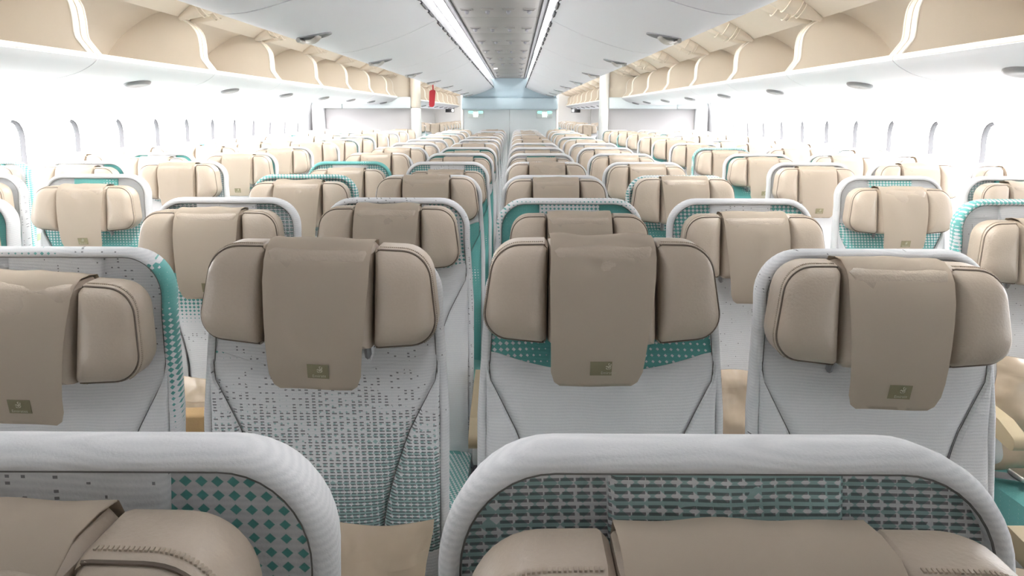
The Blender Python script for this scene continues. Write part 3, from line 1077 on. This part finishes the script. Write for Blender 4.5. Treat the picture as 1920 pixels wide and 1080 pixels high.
def make_seat(n, x, label, group, looks, dz=0.0, tilt=0.0, dx=0.0, kind=0, detail=2, arms='l', yoff=0.0, cover=True, rz=0.0, slide=0.0):
    y = .487 + .81 * n + yoff if n is not None else yoff
    r = empty('airline_seat', (x, y, 0), rz, label=label, category='seat', group=group)
    rim, panel, strap, back, bol, cush = looks
    def part(nm, key, pr=None, parent=None):
        o = obj(nm, SM[key], parent or r)
        if pr is not None: setp(o, pr)
        return o
    o = part('rim', 'rim', rim)
    if detail > 0:
        part('seam_piping', 'seam', None, o)
    part('headrest_panel', 'headrest_panel', panel)
    part('headrest_strap', 'headrest_strap', strap)
    part('back_cushion', 'back_cushion', back)
    if detail > 0:
        for kb in ('bolster_l', 'bolster_r'):
            part('seam_piping', kb + '_seam', None, part('bolster', kb, bol))
    part('seat_frame', 'seat_frame')
    part('leg', 'leg_l'); part('leg', 'leg_r')
    part('back_shell', 'back_shell')
    part('seat_cushion', 'seat_cushion', cush)
    if detail > 0:
        for k in arms:
            a = part('armrest', 'arm_' + k)
            part('armrest_side', 'arm_%s_side' % k, None, a)
    h = part('headrest', 'headrest')
    zz = 1.157 + dz
    h.location = (dx, (zz - TOP) * T - .008, zz)
    h.rotation_euler = (0, tilt, 0)
    part('wing', 'wing_l', None, h); part('wing', 'wing_r', None, h)
    if detail > 0:
        part('piping', 'pipe_l', None, h); part('piping', 'pipe_r', None, h)
        part('support', 'support_l', None, h); part('support', 'support_r', None, h)
    if detail > 1:
        part('stitching', 'stitch_l', None, h); part('stitching', 'stitch_r', None, h)
    if cover:
        c = part('headrest_cover', 'cover%d' % kind)
        c.location = (dx + slide, (zz - TOP) * T - .008, zz)
        c.rotation_euler = (0, tilt, 0)
        if detail > 0 or True:
            p = part('logo_patch', 'patch%d' % kind, None, c)
        if detail > 0:
            part('logo_word', 'word%d' % kind, None, c); part('logo_emblem', 'emblem%d' % kind, None, c)
    return r

rng = random.Random(11)
COLS_C = [-.757, -.255, .254, .757]
CNAME = ['left aisle end of the middle block', 'left inner place of the middle block', 'right inner place of the middle block', 'right aisle end of the middle block']
# seats whose look can be read in the photograph: (row, column) -> looks and headrest settings
G = lambda sh, sc: (sh, sc)
NEAR = {
    (0, 1): dict(looks=('plain', G(.455, .0), 'specks', 'plain', 'plain', 'dots'), dz=-.006, kind=0, dx=-.022),
    (0, 2): dict(looks=('plain', 'dash', 'tealdash', 'plain', 'plain', 'teal'), dz=-.018, kind=3),
    (1, 0): dict(looks=(G(.29, 1.28), 'specks', 'fine', 'plain', 'plain', 'dots'), dz=-.018, tilt=.05, kind=3, dx=.004),
    (1, 1): dict(looks=('fine', G(.28, 0), 'specks', G(1.390, -.610), G(1.390, -.610), 'dots'), dz=.043, kind=0, tilt=.03, dx=.014),
    (1, 2): dict(looks=('plain', 'dense', 'dense', 'plain', 'plain', 'teal'), dz=.050, kind=2, dx=-.009),
    (1, 3): dict(looks=('fine', 'fine', 'plain', 'plain', 'plain', 'teal'), dz=.012, kind=0, dx=-.008, tilt=.02),
    (2, 0): dict(looks=('plain', 'dash', 'fine', G(.66, 2.08), G(.66, 2.08), 'check'), dx=-.015, dz=-.006, kind=0),
    (2, 1): dict(looks=('specks', 'dots', 'fine', 'plain', 'plain', 'check'), dx=-.012, dz=.006, kind=2),
    (2, 2): dict(looks=(G(.40, 0), 'teal', 'dots', 'plain', 'plain', 'plain'), dx=.022, dz=-.014, kind=1),
    (2, 3): dict(looks=('plain', 'check', 'specks', 'fine', 'fine', 'specks'), dx=.012, dz=-.014, kind=1),
    (3, 0): dict(looks=('check', 'check', 'check', 'plain', 'plain', 'check'), dz=.0, kind=2),
    (3, 1): dict(looks=('plain', 'fine', 'plain', 'teal', 'teal', 'teal'), dz=.02, kind=0),
    (3, 2): dict(looks=('plain', 'plain', 'plain', 'plain', 'plain', 'plain'), dz=.012, kind=0),
    (3, 3): dict(looks=('dots', 'check', 'dots', 'dense', 'dense', 'plain'), dz=.018, kind=1),
    (4, 0): dict(looks=('teal', 'check', 'fine', 'plain', 'plain', 'check'), dz=-.012, kind=0),
    (4, 1): dict(looks=('plain', 'check', 'specks', 'teal', 'teal', 'teal'), dz=-.02, kind=3),
    (5, 1): dict(looks=('plain', 'teal', 'fine', 'plain', 'teal', 'plain'), dz=-.004, kind=0),
    (5, 2): dict(looks=('plain', 'fine', 'teal', 'plain', 'plain', 'plain'), dz=-.006, kind=0),
}
def random_looks():
    rim = rng.choice(['plain'] * 10 + ['fine'] * 4 + ['specks', 'specks', 'check'])
    panel = rng.choice(['plain', 'fine', 'fine', 'check', 'teal', 'dots', 'specks', 'dash'])
    strap = rng.choice(['plain', 'fine', 'teal', 'check', 'specks'])
    back = rng.choice(['plain', 'plain', 'fine', 'teal', 'check', 'specks'])
    bol = rng.choice([back, back, 'plain', 'teal'])
    cush = rng.choice(['teal', 'check', 'plain', 'dots'])
    return (rim, panel, strap, back, bol, cush)
def rim_word(l):
    return WORDS[l] if isinstance(l, str) else 'faintly teal printed'
def seat_label(looks, row, where):
    return '%s rimmed seat, %s, %s row from camera' % (rim_word(looks[0]), where, ORD[row])

for n in range(14):
    for c in range(4):
        if n == 0 and c in (0, 3):
            continue
        s = NEAR.get((n, c))
        if s is None:
            s = dict(looks=random_looks(), dz=rng.uniform(-.008, .024), kind=rng.randrange(4), tilt=rng.uniform(-.02, .02))
        s = dict(s)
        looks = s.pop('looks')
        det = 2 if n < 3 else (1 if n < 7 else 0)
        make_seat(n, CX + COLS_C[c], seat_label(looks, n, CNAME[c]), 'seats of the middle block', looks,
                  arms='lr' if c == 3 else 'l', detail=det, **s)

SIDE_COLS = [1.605, 2.115, 2.625]
SNAME = ['aisle seat of the %s window block', 'middle seat of the %s window block', 'window seat of the %s window block']
SNEAR = {
    (-1, 3, 0): dict(looks=('plain', 'plain', 'teal', G(1.62, -1.1), 'plain', 'plain'), dz=-.018, kind=3),
    (-1, 4, 0): dict(looks=('plain', 'dash', 'plain', 'plain', 'plain', 'plain'), dz=.012, kind=1),
    (1, 3, 0): dict(looks=('plain', 'plain', 'check', G(1.50, -1.0), 'plain', 'plain'), dz=-.02, kind=3),
    (1, 2, 0): dict(looks=(G(.56, .0), 'fine', 'plain', 'fine', 'fine', 'teal'), dz=-.03, kind=0),
    (1, 4, 0): dict(looks=('plain', 'specks', 'plain', 'plain', 'plain', 'plain'), dz=.0, kind=0),
    (1, 5, 0): dict(looks=('plain', 'teal', 'plain', 'teal', 'teal', 'teal'), dz=.0, kind=0),
    (1, 6, 0): dict(looks=('check', 'plain', 'plain', 'plain', 'plain', 'plain'), dz=.0, kind=0),
    (-1, 5, 0): dict(looks=('plain', 'teal', 'plain', 'plain', 'plain', 'teal'), dz=.01, kind=0),
    (-1, 4, 2): dict(looks=('check', 'fine', 'teal', 'check', 'check', 'teal'), dz=.0, kind=0),
}
for side in (-1, 1):
    sn = 'left' if side < 0 else 'right'
    for n in range(2, 14):
        for c in range(3):
            if n == 2 and c > 0: continue
            s = SNEAR.get((side, n, c))
            if s is None:
                s = dict(looks=random_looks(), dz=rng.uniform(-.012, .024), kind=rng.randrange(4), tilt=rng.uniform(-.03, .03))
            s = dict(s); looks = s.pop('looks')
            arms = 'l' if side < 0 else 'r'
            if c == 0: arms = 'lr'
            det = 2 if n < 4 else (1 if n < 7 else 0)
            make_seat(n, CX + side * SIDE_COLS[c], seat_label(looks, n, SNAME[c] % sn), 'seats of the %s window block' % sn, looks,
                      arms=arms, detail=det, **s)
    for k in range(10):
        for c in range(2):
            if c == 1 and k > 3: continue
            make_seat(None, CX + side * SIDE_COLS[c], 'far cabin %s seat with beige headrest, %s row beyond the %s bulkhead' % (('aisle', 'middle')[c], ORD[k], sn),
                      'far cabin seats on the %s' % sn, random_looks(), dz=rng.uniform(0, .05), kind=rng.randrange(4), detail=0, yoff=15.6 + .81 * k)

# ================================================================= wrapped blankets and a small parcel on the seats
def blanket(n, cx, label, w=.30, h=.27, tilt=0.0, dx=0.0, seed=1):
    r = random.Random(seed)
    y = .487 + .81 * n
    root = empty('wrapped_blanket', (cx + dx, y - .245, .470), tilt, label=label, category='blanket', group='wrapped blankets on seats')
    q = MB()
    NU, NV = 20, 16
    ph = [r.uniform(0, 6) for _ in range(6)]
    def pt(u, v, s):
        x = (u - .5) * w
        z = v * h
        b = (1 - abs(2 * u - 1) ** 3) * (1 - abs(2 * v - 1) ** 3)
        th = .045 * max(0, b) ** .6
        cr = .008 * math.sin(u * 11 + v * 7 + ph[0]) + .006 * math.sin(u * 5 - v * 15 + ph[1]) + .004 * math.sin(u * 23 + v * 19 + ph[2])
        yy = z * T * .9 - .05 + s * th + cr * (b * .8 + .2) * (1 if s < 0 else .3)
        zz = z + .012 * math.sin(u * 6 + ph[3]) * v
        return (x + .008 * math.sin(v * 9 + ph[4]), yy, zz)
    fr = [[pt(i / NU, j / NV, -1) for i in range(NU + 1)] for j in range(NV + 1)]
    bk = [[pt(i / NU, j / NV, 1) for i in range(NU + 1)] for j in range(NV + 1)]
    q.grid(fr); q.grid(bk)
    obj('bag', q.build('bag', WRAP, sharp=None), root)
    q = MB(); q.grid([[tuple(Vector(pt(i / NU, v, -1)) + Vector((0, -.0012, 0))) for i in range(NU + 1)] for v in (.80, .83, .86)])
    obj('sealed_flap', q.build('sealed_flap', WRAP), root)
    return root
blanket(1, CX - .255, 'tan plastic wrapped blanket standing on the second row seat left of the middle gap', w=.30, h=.30, dx=.06, seed=2)
blanket(1, CX + .757, 'tan wrapped blanket on the second row right aisle end seat', w=.30, h=.22, dx=.06, seed=3)
blanket(2, CX - .757, 'tan wrapped blanket showing between the two left headrests of the second row', w=.32, h=.25, dx=-.03, seed=4)
blanket(2, CX + .757, 'tan wrapped blanket showing between the two right headrests of the second row', w=.34, h=.26, dx=-.03, seed=5)
blanket(2, CX + 1.605, 'crumpled tan wrapped blanket on the third row aisle seat across the right aisle', w=.34, h=.30, dx=-.03, seed=6)
r = empty('gift_parcel', (CX - .735, 1.71, .474), .1, label='small brown card parcel tied with gold cord on the third row seat', category='parcel')
q = MB(); q.rbox(-.055, .055, -.03, .03, 0, .205, .008)
obj('box', q.build('box', BRASS, sharp=50), r)
q = MB()
q.tube([(-.057, -.032, .135), (-.02, -.036, .140), (.02, -.036, .132), (.057, -.032, .135), (.057, .032, .135), (-.057, .032, .135)], .004, 6, closed=True)
q.tube([(0, -.034, .136), (.012, -.044, .156), (.03, -.044, .158), (.028, -.04, .142), (0, -.038, .136), (-.022, -.044, .118), (-.036, -.044, .110)], .0038, 6)
obj('cord', q.build('cord', TWINE), r)

# lap belt lying on the aisle seat across the right aisle
r = empty('lap_belt', (CX + 1.605, .507 + 1.62, .475), label='grey lap belt with silver buckle on the seat across the right aisle', category='seat belt')
q = MB()
q.grid([[(x, y, .004 + z) for x, y, z in ((a, b - .02, c), (a, b + .02, c), (a, b + .02, c + .003), (a, b - .02, c + .003))] for a, b, c in ((-.225, -.36, .0), (-.19, -.38, .004), (-.14, -.41, .006), (-.09, -.42, .008))], close_u=True)
obj('webbing', q.build('webbing', MIDGREY, sharp=50), r)
q = MB(); q.rbox(-.19, -.10, -.425, -.365, .012, .028, .005)
obj('buckle', q.build('buckle', STEEL, sharp=50), r)
